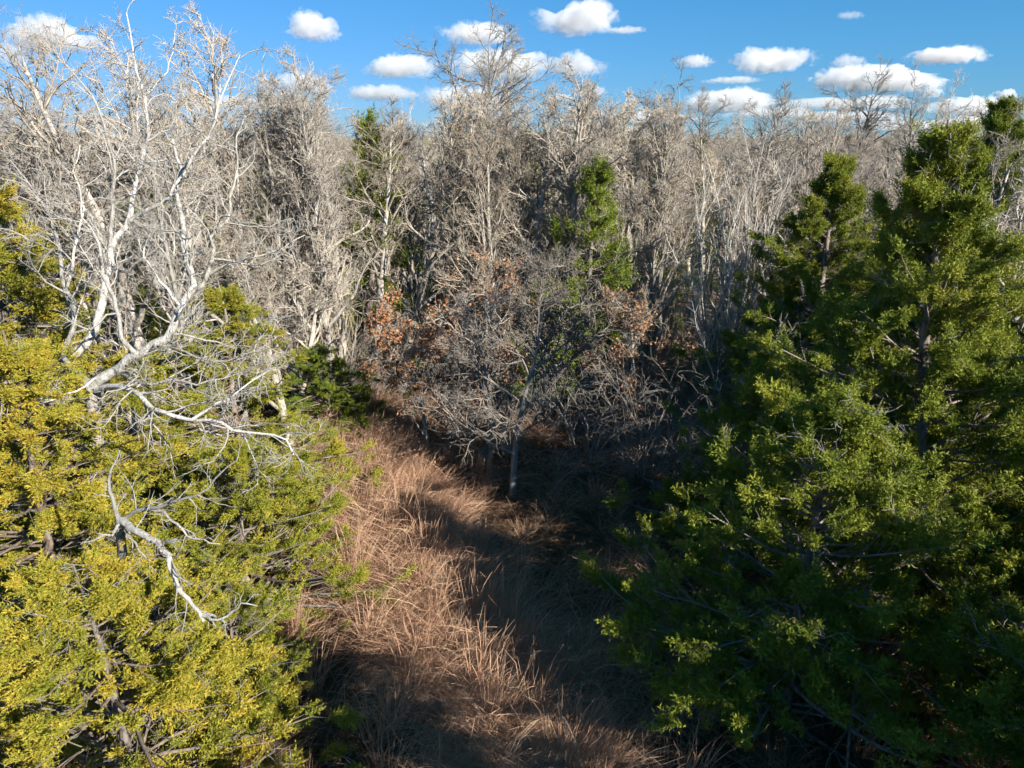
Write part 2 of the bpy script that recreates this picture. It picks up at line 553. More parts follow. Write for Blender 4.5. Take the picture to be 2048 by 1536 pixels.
def cedar(name, seed, H, R, nb, npl, nbl, flat=1.0, upk=.5, scale=.34, dead=60, droop=.0, base=.05, power=.8, mat=None):
    rng = np.random.default_rng(seed)
    nT = 12
    T = grow(rng, np.array([[0, 0, -.15]]), np.array([[0, 0, 1.0]]), np.array([H * .97]), nT, .035, .1)
    TR = taper(np.array([.017 * H + .02]), nT, .1)
    t = base + (.985 - base) * ((rng.permutation(nb) + rng.random(nb)) / nb) ** 1.05
    az = np.arange(nb) * 2.39996 + rng.uniform(-.4, .4, nb)
    ph = rng.uniform(0, 6.28, 6)
    lump = 1 + (1.1 - t) * (.75 if upk > .5 else 1.3) * (.18 * np.sin(3 * az + 7 * t + ph[0]) +   .19 * np.sin(2 * az - 13 * t + ph[1]) + .10 * np.sin(5 * az + 23 * t + ph[2]))
    w = R * ((1 - t) ** power * 1.05 + .03) * np.minimum(1, .62 + t * 2.2) * lump * rng.uniform(.62, 1.28, nb)
    f = t * .97 * (nT - 1)
    i = np.minimum(f.astype(int), nT - 2)
    fr = (f - i)[:, None]
    S = T[0, i] * (1 - fr) + T[0, i + 1] * fr
    rise = (-.05 + .95 * t ** 1.8) * (.45 + .6 * upk) - droop
    D = np.stack([np.cos(az), np.sin(az), rise], 1)
    n1 = 7
    B = grow(rng, S, D, np.maximum(w, .2), n1, .09, .065 * upk - droop * .1)
    BR = taper(np.clip(.011 * w + .008, .008, .06), n1, .25)
    k2 = max(5, int(nb and 8))
    S2, D2, t2, r2, pl = spawn(rng, B, BR, k2, .1, 1.0, .45, .95)
    D2[:, 2] = D2[:, 2] * .6 + .25 * upk
    L2 = np.maximum(pl * .42 * (1.1 - .65 * t2) * rng.uniform(.6, 1.25, len(t2)), .18)
    B2 = grow(rng, S2, D2, L2, 4, .14, .10 * upk)
    B2R = taper(np.clip(r2 * .5, .004, .02), 4, .4)
    # plumes near the ends of the branchlets and at branch tips
    per = npl / (len(B2) + nb)
    cnt = rng.poisson(per * 1.15 * rng.gamma(1.1, 1 / 1.1, len(B2)))
    # thin out some branches altogether for gaps
    gone = np.repeat(rng.random(nb) < (.03 if upk > .5 else .07), k2)
    cnt[gone] = 0
    src = np.repeat(np.arange(len(B2)), cnt)
    tt = rng.uniform(.3, 1.0, len(src)) ** .7
    ff = tt * 3
    ki = np.minimum(ff.astype(int), 2)
    kf = (ff - ki)[:, None]
    pos = B2[src, ki] * (1 - kf) + B2[src, ki + 1] * kf
    axd = nrm(B2[src, ki + 1] - B2[src, ki])
    tipn = rng.integers(2, 5, nb)
    ts = np.repeat(np.arange(nb), tipn)
    tips = B[ts, -1] + .1 * rng.standard_normal((len(ts), 3))
    pos = np.concatenate([pos, tips])
    axd = np.concatenate([axd, nrm(B[ts, -1] - B[ts, -2])])
    outw = pos.copy()
    outw[:, 2] = 0
    outw = nrm(outw)
    axd = nrm(axd + np.array([0, 0, upk]) + .35 * outw + .38 * rng.standard_normal(axd.shape))
    scl = scale * rng.uniform(.6, 1.35, len(pos)) * np.clip(1.25 - .55 * pos[:, 2] / H, .6, 1.1)
    btint = rng.uniform(-.12, .2, nb)
    bt = np.concatenate([np.repeat(btint, k2)[src], btint[ts]])
    tb = .35 + bt + rng.uniform(-.22, .22, len(pos))
    V, q, tn = plumes(rng, pos - axd * scl[:, None] * .25, axd, scl, nbl, flat, tb)
    groups = [(B, BR, 4), (B2, B2R, 3)]
    # bare dead twigs poking out
    if dead:
        ks = rng.choice(len(B2), min(dead, len(B2)), replace=False)
        g, _ = twig_levels(rng, B2[ks], B2R[ks], [L_(3, .4, 1.1, 1.0, 5, .22, .0, .009, .006, lmin=.35), L_(3, .5, 1.1, .5, 3, .2, 0, .006, .0045)])
        dm = tube_mesh(name + '_twigs', g, M_DEAD)
    parts = {'trunk': tube_mesh(name + '_trunk', [(T, TR, 8)], M_CBARK),
             'branches': tube_mesh(name + '_branches', groups, M_CBARK),
             'crown': make_mesh(name + '_crown', V, None, q, mat or M_CEDAR, False, {'tint': tn})}
    if dead:
        parts['dead_twigs'] = dm
    return parts


PROTO['cedar_up'] = cedar('cedar_up', 51, 9.3, 3.5, 190, 6200, 98, upk=.75, scale=.38, dead=90, base=.08, power=.92)
PROTO['cedar_up2'] = cedar('cedar_up2', 52, 5.2, 2.4, 110, 3500, 98, upk=.8, scale=.33, dead=60)
PROTO['cedar_fan'] = cedar('cedar_fan', 53, 7.0, 2.9, 140, 4500, 98, flat=.45, upk=.12, scale=.34, dead=80, droop=.08)
PROTO['cedar_low'] = cedar('cedar_low', 54, 4.2, 2.3, 95, 3300, 98, flat=.5, upk=.2, scale=.30, dead=50, power=.65)
PROTO['cedar_far'] = cedar('cedar_far', 55, 9.0, 2.3, 90, 1500, 42, upk=.5, scale=.55, dead=0)


def pine(name, seed):
    rng = np.random.default_rng(seed)
    T = grow(rng, np.array([[0, 0, -.15]]), np.array([[0, 0, 1.0]]), np.array([13.0]), 12, .03, .1)
    TR = taper(np.array([.2]), 12, .15)
    S, D, t, r, pl = spawn(rng, T, TR, 46, .5, 1, .8, 1.3)
    B = grow(rng, S, D, 2.8 * (1.25 - t) * 1.5 * rng.uniform(.6, 1.2, 46), 6, .15, .1)
    BR = taper(r * .4, 6, .3)
    S2, D2, t2, r2, _ = spawn(rng, B, BR, 14, .35, 1, .3, 1.0)
    ax2 = nrm(D2 + np.array([0, 0, .5]))
    V, q, tn = plumes(rng, S2, ax2, .6 * rng.uniform(.7, 1.3, len(S2)), 22, 1.0, rng.uniform(.1, .6, len(S2)), wide=1.3)
    return {'trunk': tube_mesh(name + '_trunk', [(T, TR, 8)], M_CBARK), 'branches': tube_mesh(name + '_branches', [(B, BR, 4)], M_CBARK),
            'crown': make_mesh(name + '_crown', V, None, q, M_PINE, False, {'tint': tn})}


PROTO['pine'] = pine('pine', 61)


# ------------------------------------------------------------------ placing
def empty(name, loc, label, cat, group=None, rotz=0.0, scale=1.0, tilt=(0, 0)):
    o = bpy.data.objects.new(name, None)
    COL.objects.link(o)
    o.location = loc
    o.rotation_euler = (tilt[0], tilt[1], rotz)
    o.scale = scale if isinstance(scale, tuple) else (scale,) * 3
    o.empty_display_size = .3
    o['label'] = label
    o['category'] = cat
    if group:
        o['group'] = group
    return o


STUFFY = {'leaves', 'dead_twigs', 'branches', 'stems'}


def place(pk, name, xy, label, cat='tree', group=None, rotz=0.0, scale=1.0, tilt=(0, 0), gold=0.0, mats=None):
    t = empty(name, (xy[0], xy[1], 0), label, cat, group, rotz, scale, tilt)
    for pn, me in PROTO[pk].items():
        o = bpy.data.objects.new(pn, me)
        COL.objects.link(o)
        o.parent = t
        o.color = (gold, 0, 0, 1)
        if pn in STUFFY:
            o['kind'] = 'stuff'
        if mats and pn in mats:
            o.material_slots[0].link = 'OBJECT'
            o.material_slots[0].material = mats[pn]
    return t


CE = 'cedars crowding the left of the clearing'
CR = 'cedars crowding the right of the clearing'
# left, golden to yellow-green
place('cedar_fan', 'cedar_tree', (-7.2, 9.6), 'golden bronze cedar filling the left edge under the white oak', 'cedar', CE, .4, .98, gold=.95)
place('cedar_low', 'cedar_tree', (-5.0, 7.2), 'golden green cedar in the bottom left corner', 'cedar', CE, 2.1, 1.12, gold=.85)
place('cedar_low', 'cedar_tree', (-5.0, 11.5), 'broad yellow-green cedar beside the sunlit grass under the hanging dead branch', 'cedar', CE, 4.0, 1.0, gold=.5)
place('cedar_low', 'cedar_tree', (-4.2, 8.8), 'small low cedar at the edge of the shaded lower grass', 'cedar', CE, 5.2, .68, gold=.45)
place('cedar_fan', 'cedar_tree', (-6.3, 14.8), 'yellow-green cedar right behind the white oak limbs', 'cedar', CE, 1.3, .93, gold=.55)
place('cedar_fan', 'cedar_tree', (-9.6, 13.2), 'tall golden cedar rising at the left edge above the white oak limbs', 'cedar', CE, 3.3, 1.27, gold=.8)
place('cedar_low', 'cedar_tree', (-5.6, 20.5), 'dark green cedar at the far left end of the grass strip', 'cedar', CE, .9, .8, gold=.0)
# right, deep green
place('cedar_up', 'cedar_tree', (7.3, 11.6), 'tallest right-hand cedar with its trunk showing through the foliage', 'cedar', CR, .5, 1.05, gold=.2)
place('cedar_up2', 'cedar_tree', (4.4, 9.2), 'dark green cedar at the bottom right with plumes reaching over the clearing', 'cedar', CR, 1.9, 1.15, gold=.15)
place('cedar_up2', 'cedar_tree', (5.6, 14.6), 'mid-sized cedar with upright lit tips against the leaning bare tree', 'cedar', CR, 3.0, 1.0, gold=.15)
place('cedar_up', 'cedar_tree', (8.9, 20.2), 'bushy cedar behind the leaning bare tree and pale stems', 'cedar', CR, 2.0, (1.05, 1.05, .98), gold=.2)
place('cedar_up', 'cedar_tree', (12.6, 20.0), 'cedar with the highest pointed top on the right skyline', 'cedar', CR, 4.4, (1.0, 1.0, 1.14), gold=.15)
place('cedar_up', 'cedar_tree', (11.0, 13.4), 'cedar cut off by the right edge at mid height', 'cedar', CR, 5.5, .9, gold=.2)
place('cedar_up2', 'cedar_tree', (7.6, 6.2), 'shadowed cedar in the bottom right corner', 'cedar', CR, .2, 1.2, gold=.08)
place('cedar_up', 'cedar_tree', (9.4, 9.7), 'dense cedar running off the right edge beside the tallest cedar', 'cedar', CR, 2.6, .8, gold=.1)
place('cedar_up', 'cedar_tree', (10.6, 16.6), 'cedar filling the gap behind the tallest right-hand cedar', 'cedar', CR, .9, .88, gold=.14)
# beyond the frame: the trees whose shade falls over the clearing
place('cedar_up', 'cedar_tree', (6.3, 1.6), 'cedar standing just outside the picture at right', 'cedar', CR, 2.7, .95, gold=.1)


place('cedar_up2', 'cedar_tree', (8.4, 3.7), 'mid-sized cedar outside the picture near the bottom right corner', 'cedar', CR, 3.1, 1.45, gold=.1)


# ------------------------------------------------------------------ the white oak, its limbs followed one by one
def traced(px, n=None):
    pts = [P3(*p) for p in px]
    return resample(pts, n or max(8, len(pts) * 2))


oak = empty('white_oak', (P3(180, 775, 11.3)[0], P3(180, 775, 11.3)[1], 0), 'bleached white bare oak with sprawling limbs over the left cedars', 'oak tree')
OB = np.array(oak.location)
rngw = np.random.default_rng(77)
fork = P3(182, 776, 11.3)
tr = resample([OB + [0.25, 0.1, -.15], OB + [0.1, 0.1, 2.2], OB + [-.1, 0, 3.8], fork, P3(205, 752, 11.3)], 12)
limbs = [  # (pixel path with depth, base radius, tip radius)
    ([(182, 776, 11.3), (205, 760, 11.2), (273, 709, 11.0), (342, 668, 10.9), (362, 613, 10.9), (383, 585, 11.0), (386, 561, 11.1), (376, 534, 11.2), (369, 489, 11.4), (366, 440, 11.7), (352, 400, 12), (358, 340, 12.2), (345, 280, 12.5)], .135, .03),
    ([(383, 585, 11.0), (420, 548, 11.0), (427, 500, 11.1), (424, 478, 11.2), (458, 444, 11.3), (465, 376, 11.5), (478, 335, 11.7), (470, 290, 11.9), (490, 230, 12)], .06, .014),
    ([(420, 548, 11.0), (444, 534, 10.9), (496, 517, 10.7), (560, 500, 10.6), (610, 470, 10.6)], .04, .01),
    ([(150, 708, 11.6), (181, 681, 11.6), (198, 630, 11.7), (208, 592, 11.8), (219, 534, 12), (222, 489, 12.1), (260, 441, 12.2), (273, 359, 12.4), (284, 325, 12.5), (297, 267, 12.6), (290, 191, 12.7), (270, 137, 12.8), (262, 80, 12.9), (253, 27, 13)], .115, .014),
    ([(222, 489, 12.1), (226, 386, 12.0), (232, 342, 11.9), (215, 270, 11.8), (190, 200, 11.8), (150, 150, 11.8), (100, 100, 11.9)], .06, .012),
    ([(260, 441, 12.2), (280, 424, 12.1), (341, 403, 11.9), (355, 359, 11.8), (393, 301, 11.8), (417, 277, 11.8), (440, 200, 11.9), (480, 110, 12)], .06, .012),
    ([(182, 776, 11.3), (116, 705, 11.4), (140, 678, 11.3), (150, 650, 11.3), (154, 613, 11.3), (133, 579, 11.3), (123, 551, 11.3), (120, 500, 11.4), (100, 430, 11.6), (60, 370, 11.8), (20, 320, 11.9)], .085, .014),
    ([(133, 579, 11.3), (145, 540, 11.1), (152, 490, 11.0), (170, 430, 11.0), (150, 350, 11.1), (160, 290, 11.2)], .04, .01),
    ([(273, 709, 11.0), (243, 678, 10.8), (239, 637, 10.7), (222, 589, 10.6), (208, 558, 10.6), (198, 500, 10.6), (202, 478, 10.6), (164, 437, 10.6), (160, 380, 10.7)], .06, .014),
    ([(195, 780, 11.2), (239, 773, 10.7), (273, 784, 10.4), (301, 814, 10.1), (342, 831, 9.9), (379, 838, 9.8), (441, 845, 9.6), (478, 864, 9.5), (533, 864, 9.4), (578, 886, 9.3), (588, 910, 9.3)], .085, .014),
    ([(246, 749, 11.0), (267, 763, 10.6), (308, 770, 10.3), (362, 760, 10.2), (393, 773, 10.1), (420, 760, 10.1), (496, 745, 10.1), (560, 740, 10.2)], .05, .01),
    ([(386, 838, 9.8), (427, 814, 9.8), (475, 784, 9.8), (496, 767, 9.9), (540, 740, 10)], .035, .008),
    ([(318, 691, 10.9), (369, 705, 10.6), (410, 722, 10.4), (461, 718, 10.3), (520, 700, 10.3), (560, 670, 10.3)], .035, .008),
    ([(205, 753, 11.2), (147, 780, 10.9), (96, 804, 10.7), (60, 785, 10.6), (41, 767, 10.6)], .03, .007),
    ([(362, 613, 10.9), (330, 575, 10.8), (300, 530, 10.8), (285, 505, 10.8), (305, 455, 10.8)], .035, .008),
    ([(290, 191, 12.7), (330, 150, 12.6), (345, 110, 12.5), (350, 60, 12.5)], .025, .008),
    ([(219, 534, 12), (255, 545, 11.8), (280, 520, 11.7), (310, 500, 11.6), (340, 470, 11.5)], .045, .01),
]
WLV = [L_(7, .5, 1.2, .34, 7, .24, .04, .02, .010, t0=.18, sides=4), L_(6, .5, 1.1, .5, 5, .24, .03, .011, .006), L_(4, .5, 1.1, .5, 4, .24, .02, .006, .004, lmin=.14)]
o = bpy.data.objects.new('trunk', tube_mesh('white_oak_trunk', [((tr - OB)[None], np.linspace(.12, .09, 12)[None], 10)], M_OAK))
COL.objects.link(o)
o.parent = oak
allg = []
for path, ra, rb in limbs:
    P = traced(path) - OB
    P[1:-1] += .014 * rngw.standard_normal(P[1:-1].shape)
    R = .68 * (ra + (rb - ra) * np.linspace(0, 1, len(P)) ** .8)
    o = bpy.data.objects.new('limb', tube_mesh('white_oak_limb', [(P[None], R[None], 8)], M_PALE))
    COL.objects.link(o)
    o.parent = oak
    ln = np.linalg.norm(np.diff(P, axis=0), axis=1).sum()
    lv = [dict(WLV[0], k=max(6, int(ln * 4.0)), lf=min(.36, 1.25 / ln)), WLV[1], WLV[2]]
    g, _ = twig_levels(rngw, P[None], R[None], lv)
    allg += g
o = bpy.data.objects.new('crown', tube_mesh('white_oak_crown', allg, M_PALE))
COL.objects.link(o)
o.parent = oak

# dead snag hanging out of the low cedar
sb = P3(225, 1036, 9.4)
dead = empty('dead_tree', (sb[0] - .3, sb[1] + .3, 0), 'bleached dead branch tree drooping across the lower left cedars', 'dead tree')
DB = np.array(dead.location)
dl = [
    ([(239, 1042, 9.3), (284, 1066, 9.0), (318, 1086, 8.9), (342, 1117, 8.8), (345, 1148, 8.8), (355, 1175, 8.7), (379, 1199, 8.7), (393, 1220, 8.6), (407, 1243, 8.6)], .05, .018),
    ([(239, 1042, 9.3), (270, 1022, 9.2), (330, 1010, 9.1), (400, 990, 9.0), (440, 950, 9.0), (475, 920, 9.0)], .028, .007),
    ([(300, 1018, 9.2), (340, 1035, 9.0), (360, 1050, 8.9), (370, 1072, 8.9), (405, 1082, 8.8), (440, 1088, 8.8)], .02, .007),
    ([(245, 1040, 9.3), (225, 1068, 9.1), (190, 1075, 9.0), (165, 1085, 9.0)], .022, .007),
    ([(400, 1232, 8.6), (440, 1240, 8.5), (465, 1220, 8.5), (482, 1206, 8.4), (515, 1212, 8.4)], .018, .006),
    ([(318, 1086, 8.9), (340, 1082, 8.8), (353, 1078, 8.8)], .022, .018),
    ([(250, 1060, 9.2), (275, 1095, 9.0), (297, 1120, 9.0), (300, 1135, 9.0)], .016, .006),
    ([(239, 1042, 9.3), (228, 1000, 9.3), (215, 960, 9.3), (240, 900, 9.4)], .03, .008),
]
tp = resample([DB + [0, 0, -.15], DB + [.05, -.05, 1.5], DB + [.1, -.1, 2.6], P3(239, 1042, 9.3 * .92)], 9)
o = bpy.data.objects.new('trunk', tube_mesh('dead_trunk', [((tp - DB)[None], np.linspace(.09, .055, 9)[None], 8)], M_DEAD))
COL.objects.link(o)
o.parent = dead
allg = []
for path, ra, rb in dl:
    P = traced([(a_, b_, c_ * .92) for a_, b_, c_ in path]) - DB
    P[1:-1] += .012 * rngw.standard_normal(P[1:-1].shape)
    R = ra + (rb - ra) * np.linspace(0, 1, len(P))
    o = bpy.data.objects.new('limb', tube_mesh('dead_limb', [(P[None], R[None], 7)], M_DEAD))
    COL.objects.link(o)
    o.parent = dead
    ln = np.linalg.norm(np.diff(P, axis=0), axis=1).sum()
    g, _ = twig_levels(rngw, P[None], R[None], [L_(max(3, int(ln * 6)), .5, 1.2, .3, 6, .2, .02, .011, .006, t0=.1), L_(3, .5, 1.1, .5, 4, .2, 0, .006, .004, lmin=.1)])
    allg += g
o = bpy.data.objects.new('crown', tube_mesh('dead_crown', allg, M_DEAD))
COL.objects.link(o)
o.parent = dead

# ------------------------------------------------------------------ bare trees one can pick out
BT = 'bare trees along the far edge of the clearing'


def X(px, y):
    """lateral metres of a photograph column at ground distance y (near the horizon line)"""
    return (px - 1024) / FPX * (y * math.cos(PITCH) + 3.0)


place('oak_m', 'bare_oak', (0.0, 16.7), 'small bare oak whose shaded trunk stands in the middle of the clearing', 'oak tree', BT, 1.0, 1.0, mats={'trunk': M_GREYBRUSH, 'crown': M_GREYBRUSH})  # darker brush bark paints the trunk and crown as shaded
place('oak_m', 'bare_oak', (-.6, 17.6), 'thinner bare oak close by the middle oak on its left', 'oak tree', BT, 3.0, (.72, .72, .8), mats={'trunk': M_GREYBRUSH, 'crown': M_GREYBRUSH})  # same darker bark, shade put into its colour
place('russet_a', 'russet_oak', (-2.5, 19.3), 'small oak holding russet dead leaves at the end of the grass strip', 'oak tree', BT, .3, .86)
place('russet_b', 'russet_oak', (-.6, 22.5), 'russet leaved oak behind the small middle oak', 'oak tree', BT, 2.2, 1.1)
place('russet_b', 'russet_oak', (4.0, 21.3), 'sparse leafed russet oak on the right of the middle oak', 'oak tree', BT, 4.0, .95)
place('russet_b', 'russet_oak', (8.6, 20.0), 'russet leaved sprig bush beside the leaning bare tree', 'oak tree', BT, 5.0, .62)
place('multistem', 'multistem_tree', (6.9, 22.3), 'pale many-stemmed bare tree with straight upright stems', 'bare tree', BT, .5, 1.0)
place('fanshrub', 'leaning_tree', (6.9, 18.2), 'leaning bare tree fanning to the right above the right cedars', 'bare tree', BT, 0.0, 1.1, tilt=(0, .32))
place('oak_a', 'bare_oak', (X(330, 20), 20), 'tall spreading bare oak rising behind the white oak', 'oak tree', BT, .7, (1.0, 1.0, .97))
place('oak_c', 'bare_oak', (-6.3, 18.2), 'bare oak with fine drooping twigs between white oak and grass strip', 'oak tree', BT, 2.4, .8)
place('oak_c', 'bare_oak', (-6.9, 20.6), 'pale bare oak with a broad low web of twigs over the far grass end', 'oak tree', BT, .6, .72)
place('oak_b', 'bare_oak', (X(540, 25), 25), 'tall bare oak on the skyline left of the dark cedar', 'oak tree', BT, 3.0, 1.02)
place('oak_d', 'bare_oak', (X(860, 30), 30), 'tallest bare oak in the middle with dark lower trunk', 'oak tree', BT, 3.3, 1.04)
place('oak_b', 'bare_oak', (X(965, 33), 33), 'second tall bare oak in the middle with forked top', 'oak tree', BT, 5.0, 1.05)
place('oak_a', 'bare_oak', (X(800, 24), 24), 'bare oak leaning left across the middle of the forest edge', 'oak tree', BT, 4.2, .78, tilt=(0, -.2))
place('sap_a', 'bare_sapling', (X(990, 24), 24), 'straight bare sapling cluster behind the middle oak', 'sapling', BT, 1.2, 1.0)
place('sap_a', 'bare_sapling', (X(1195, 25), 25), 'straight trunked bare sapling right of the middle oak', 'sapling', BT, 3.2, 1.08)
place('sap_a', 'bare_sapling', (X(1280, 24.5), 24.5), 'straight bare sapling left of the pale many-stemmed tree', 'sapling', BT, 5.2, 1.0)
place('oak_a', 'bare_oak', (X(1240, 34), 34), 'flat topped bare oak on the skyline behind the straight saplings', 'oak tree', BT, 2.9, .9)
place('oak_b', 'bare_oak', (X(1400, 37), 37), 'dark stemmed bare oak on the skyline beside the pale many-stemmed tree', 'oak tree', BT, .4, .92)
place('oak_d', 'bare_oak', (X(1650, 44), 44), 'lone wide branching bare oak on the right skyline', 'oak tree', BT, 2.1, 1.0)
place('oak_a', 'bare_oak', (X(1810, 40), 40), 'bare oak on the skyline left of the pointed cedar top', 'oak tree', BT, 1.0, .93)
place('oak_c', 'bare_oak', (X(2010, 17), 17.5), 'bare oak with pale branches at the right edge', 'oak tree', BT, 3.7, .95)
for i, (x, y, s, rz) in enumerate([(2.2, 19.0, 1.25, 0), (5.4, 17.0, 1.2, 1.5), (3.7, 17.9, 1.15, 3), (-.8, 20.2, .8, 4), (1.0, 21.5, 1.2, 2), (6.0, 19.5, 1.35, 5), (4.4, 20.2, 1.3, 4)]):
    place('brush', 'brushwood_shrub', (x, y), 'low tangled bare brushwood in the shade at the back of the clearing', 'shrub', 'shaded brushwood', rz, s)
place('cedar_far', 'cedar_tree', (X(728, 26), 26), 'dark cedar on the skyline left of the tallest middle oak', 'cedar', 'cedars among the bare trees', 1, (1.0, 1.0, 1.17), gold=.1)
place('cedar_far', 'cedar_tree', (X(1155, 22.6), 22.6), 'dark cedar on the skyline behind the straight saplings', 'cedar', 'cedars among the bare trees', 2, (1.0, 1.0, 1.0), gold=.0)
place('cedar_far', 'cedar_tree', (X(30, 34), 34), 'dark cedar on the skyline at the left edge', 'cedar', 'cedars among the bare trees', 3, 1.22, gold=.1)
place('cedar_far', 'cedar_tree', (X(1060, 48), 48), 'cedar top showing on the skyline right of the forked oak', 'cedar', 'cedars among the bare trees', 3, 1.14, gold=.2)
place('cedar_up2', 'cedar_tree', (X(1100, 25), 25), 'yellowish young cedar behind the russet leaves', 'cedar', 'cedars among the bare trees', 3, .95, gold=.4)
place('pine', 'pine_tree', (X(2012, 62), 62), 'round topped pine on the skyline at the right edge', 'pine tree', None, 0, .86)

# ------------------------------------------------------------------ the rest of the wood, tree by tree
rng = np.random.default_rng(2024)
taken = [(o.location.x, o.location.y) for o in COL.objects if o.type == 'EMPTY']


def clear_zone(x, y):
    return y < 22.5 + max(0, -x) * .1 and -7.0 < x < 9.5


fill = []
for i in range(48):
    x, y = rng.uniform(-10, 11.5), rng.uniform(22.6, 30)
    k = ['sap_a', 'sap_b', 'oak_b'][rng.choice(3, p=[.55, .25, .2])]
    sz = {'sap_a': rng.uniform(.9, 1.08), 'sap_b': rng.uniform(1.0, 1.22), 'oak_b': rng.uniform(.74, .9)}[k] * (1.04 if x < 3 else 1.0)
    place(k, 'bare_sapling', (x, y), 'upright thin bare tree crowding the front of the wood', 'bare tree', 'upright trees along the front of the wood', rng.uniform(0, 6.28), (sz * rng.uniform(.9, 1.2), sz * rng.uniform(.9, 1.2), sz), (rng.normal(0, .05), rng.normal(0, .05)))
    taken.append((x, y))
tries = 0
while len(fill) < 265 and tries < 90000:
    tries += 1
    y = 17 + 55 * rng.random() ** 1.6
    x = rng.uniform(-1, 1) * (y * .78 + 4)
    if clear_zone(x, y):
        continue
    md = 1.05 + y * .022
    if any((x - a) ** 2 + (y - c) ** 2 < md * md for a, c in taken):
        continue
    taken.append((x, y))
    fill.append((x, y))
for x, y in fill:
    u = rng.random()
    rz = rng.uniform(0, 6.28)
    if u < .17 and not (y < 31 and -9 < x < 10):
        place('cedar_far', 'cedar_tree', (x, y), 'dark green cedar half hidden among the bare grey trees', 'cedar', 'cedars scattered in the wood', rz, rng.uniform(.6, .98), gold=rng.uniform(.05, .35))
    elif u < .45:
        k = ['sap_a', 'sap_b'][rng.integers(2)]
        place(k, 'bare_sapling', (x, y), 'slender bare sapling in the tangled grey wood', 'sapling', 'bare saplings in the wood', rz, rng.uniform(.75, 1.0))
    else:
        k = ['oak_a', 'oak_b', 'oak_c', 'oak_d'][rng.integers(4)]
        s = {'oak_a': .76, 'oak_b': .79, 'oak_c': 1.02, 'oak_d': .74}[k] * rng.uniform(.82, 1.12) * ((1.10 if y < 34 else 1.02) if x < 2 else 1.0)
        place(k, 'bare_oak', (x, y), 'bare grey oak in the tangled wood behind the clearing', 'oak tree', 'bare oaks in the wood', rz, s)


for i in range(46):
    x, y = rng.uniform(-12, 15), rng.uniform(22.5, 31)
    k = ['brush', 'fanshrub', 'brush', 'russet_b'][rng.integers(4)]
    if k == 'russet_b':
        place(k, 'russet_oak', (x, y), 'low russet leaved oak deep in the underbrush', 'oak tree', 'russet oaks in the underbrush', rng.uniform(0, 6), rng.uniform(.6, 1.0))
    else:
        place(k, 'brushwood_shrub', (x, y), 'bare brushwood shrub under the bare trees at the forest edge', 'shrub', 'underbrush along the forest edge', rng.uniform(0, 6), rng.uniform(.7, 1.2))


# ------------------------------------------------------------------ scatter (geometry nodes) for what nobody could count
def scatter(name, pts, rot, scl, idx, protos, label, cat=None):
    pc = bpy.data.collections.new(name + '_kinds')
    for i, me in enumerate(protos):
        po = bpy.data.objects.new('%s_kind_%02d' % (name, i), me)
        pc.objects.link(po)
    me = bpy.data.meshes.new(name)
    me.vertices.add(len(pts))
    me.vertices.foreach_set('co', np.asarray(pts, np.float32).ravel())
    for k, ty, v in (('rot', 'FLOAT_VECTOR', rot), ('scl', 'FLOAT', scl), ('pick', 'INT', idx)):
        a = me.attributes.new(k, ty, 'POINT')
        if ty == 'FLOAT_VECTOR':
            a.data.foreach_set('vector', np.asarray(v, np.float32).ravel())
        else:
            a.data.foreach_set('value', np.asarray(v, np.float32 if ty == 'FLOAT' else np.int32))
    ob = bpy.data.objects.new(name, me)
    COL.objects.link(ob)
    ng = bpy.data.node_groups.new(name + '_scatter', 'GeometryNodeTree')
    ng.interface.new_socket('Geometry', in_out='INPUT', socket_type='NodeSocketGeometry')
    ng.interface.new_socket('Geometry', in_out='OUTPUT', socket_type='NodeSocketGeometry')
    N = ng.nodes
    gi, go = N.new('NodeGroupInput'), N.new('NodeGroupOutput')
    ci = N.new('GeometryNodeCollectionInfo')
    ci.inputs['Collection'].default_value = pc
    ci.inputs['Separate Children'].default_value = True
    ci.inputs['Reset Children'].default_value = True
    iop = N.new('GeometryNodeInstanceOnPoints')
    iop.inputs['Pick Instance'].default_value = True

    def na(nm, ty):
        n = N.new('GeometryNodeInputNamedAttribute')
        n.data_type = ty
        n.inputs['Name'].default_value = nm
        return n.outputs['Attribute']
    e2r = N.new('FunctionNodeEulerToRotation')
    ng.links.new(na('rot', 'FLOAT_VECTOR'), e2r.inputs[0])
    ng.links.new(gi.outputs[0], iop.inputs['Points'])
    ng.links.new(ci.outputs[0], iop.inputs['Instance'])
    ng.links.new(na('pick', 'INT'), iop.inputs['Instance Index'])
    ng.links.new(e2r.outputs[0], iop.inputs['Rotation'])
    ng.links.new(na('scl', 'FLOAT'), iop.inputs['Scale'])
    ng.links.new(iop.outputs[0], go.inputs[0])
    md = ob.modifiers.new('scatter', 'NODES')
    md.node_group = ng
    ob['kind'] = 'stuff'
    ob['label'] = label
    if cat:
        ob['category'] = cat
    return ob


# far wood to the horizon
nf = 5200
yy = np.sqrt(rng.uniform(72 ** 2, 420 ** 2, nf))
xx = rng.uniform(-.80, .80, nf) * yy
kinds = ['oak_a', 'oak_b', 'oak_c', 'sap_a', 'cedar_far']
pk = rng.choice(5, nf, p=[.25, .25, .25, .1, .15])
hs = np.array([12.5, 12, 9, 10, 9.0])[pk]
sc_ = np.where(rng.random(nf) < .04, rng.uniform(10.3, 12.5, nf), rng.uniform(6.5, 9.9, nf)) / hs
protos = [PROTO[k]['crown'] for k in kinds]
rot = np.zeros((nf, 3))
rot[:, 2] = rng.uniform(0, 6.28, nf)
scatter('distant_woodland', np.stack([xx, yy, 0 * xx], 1), rot, sc_, pk, protos, 'grey and green distant wood reaching to the horizon', 'woodland')


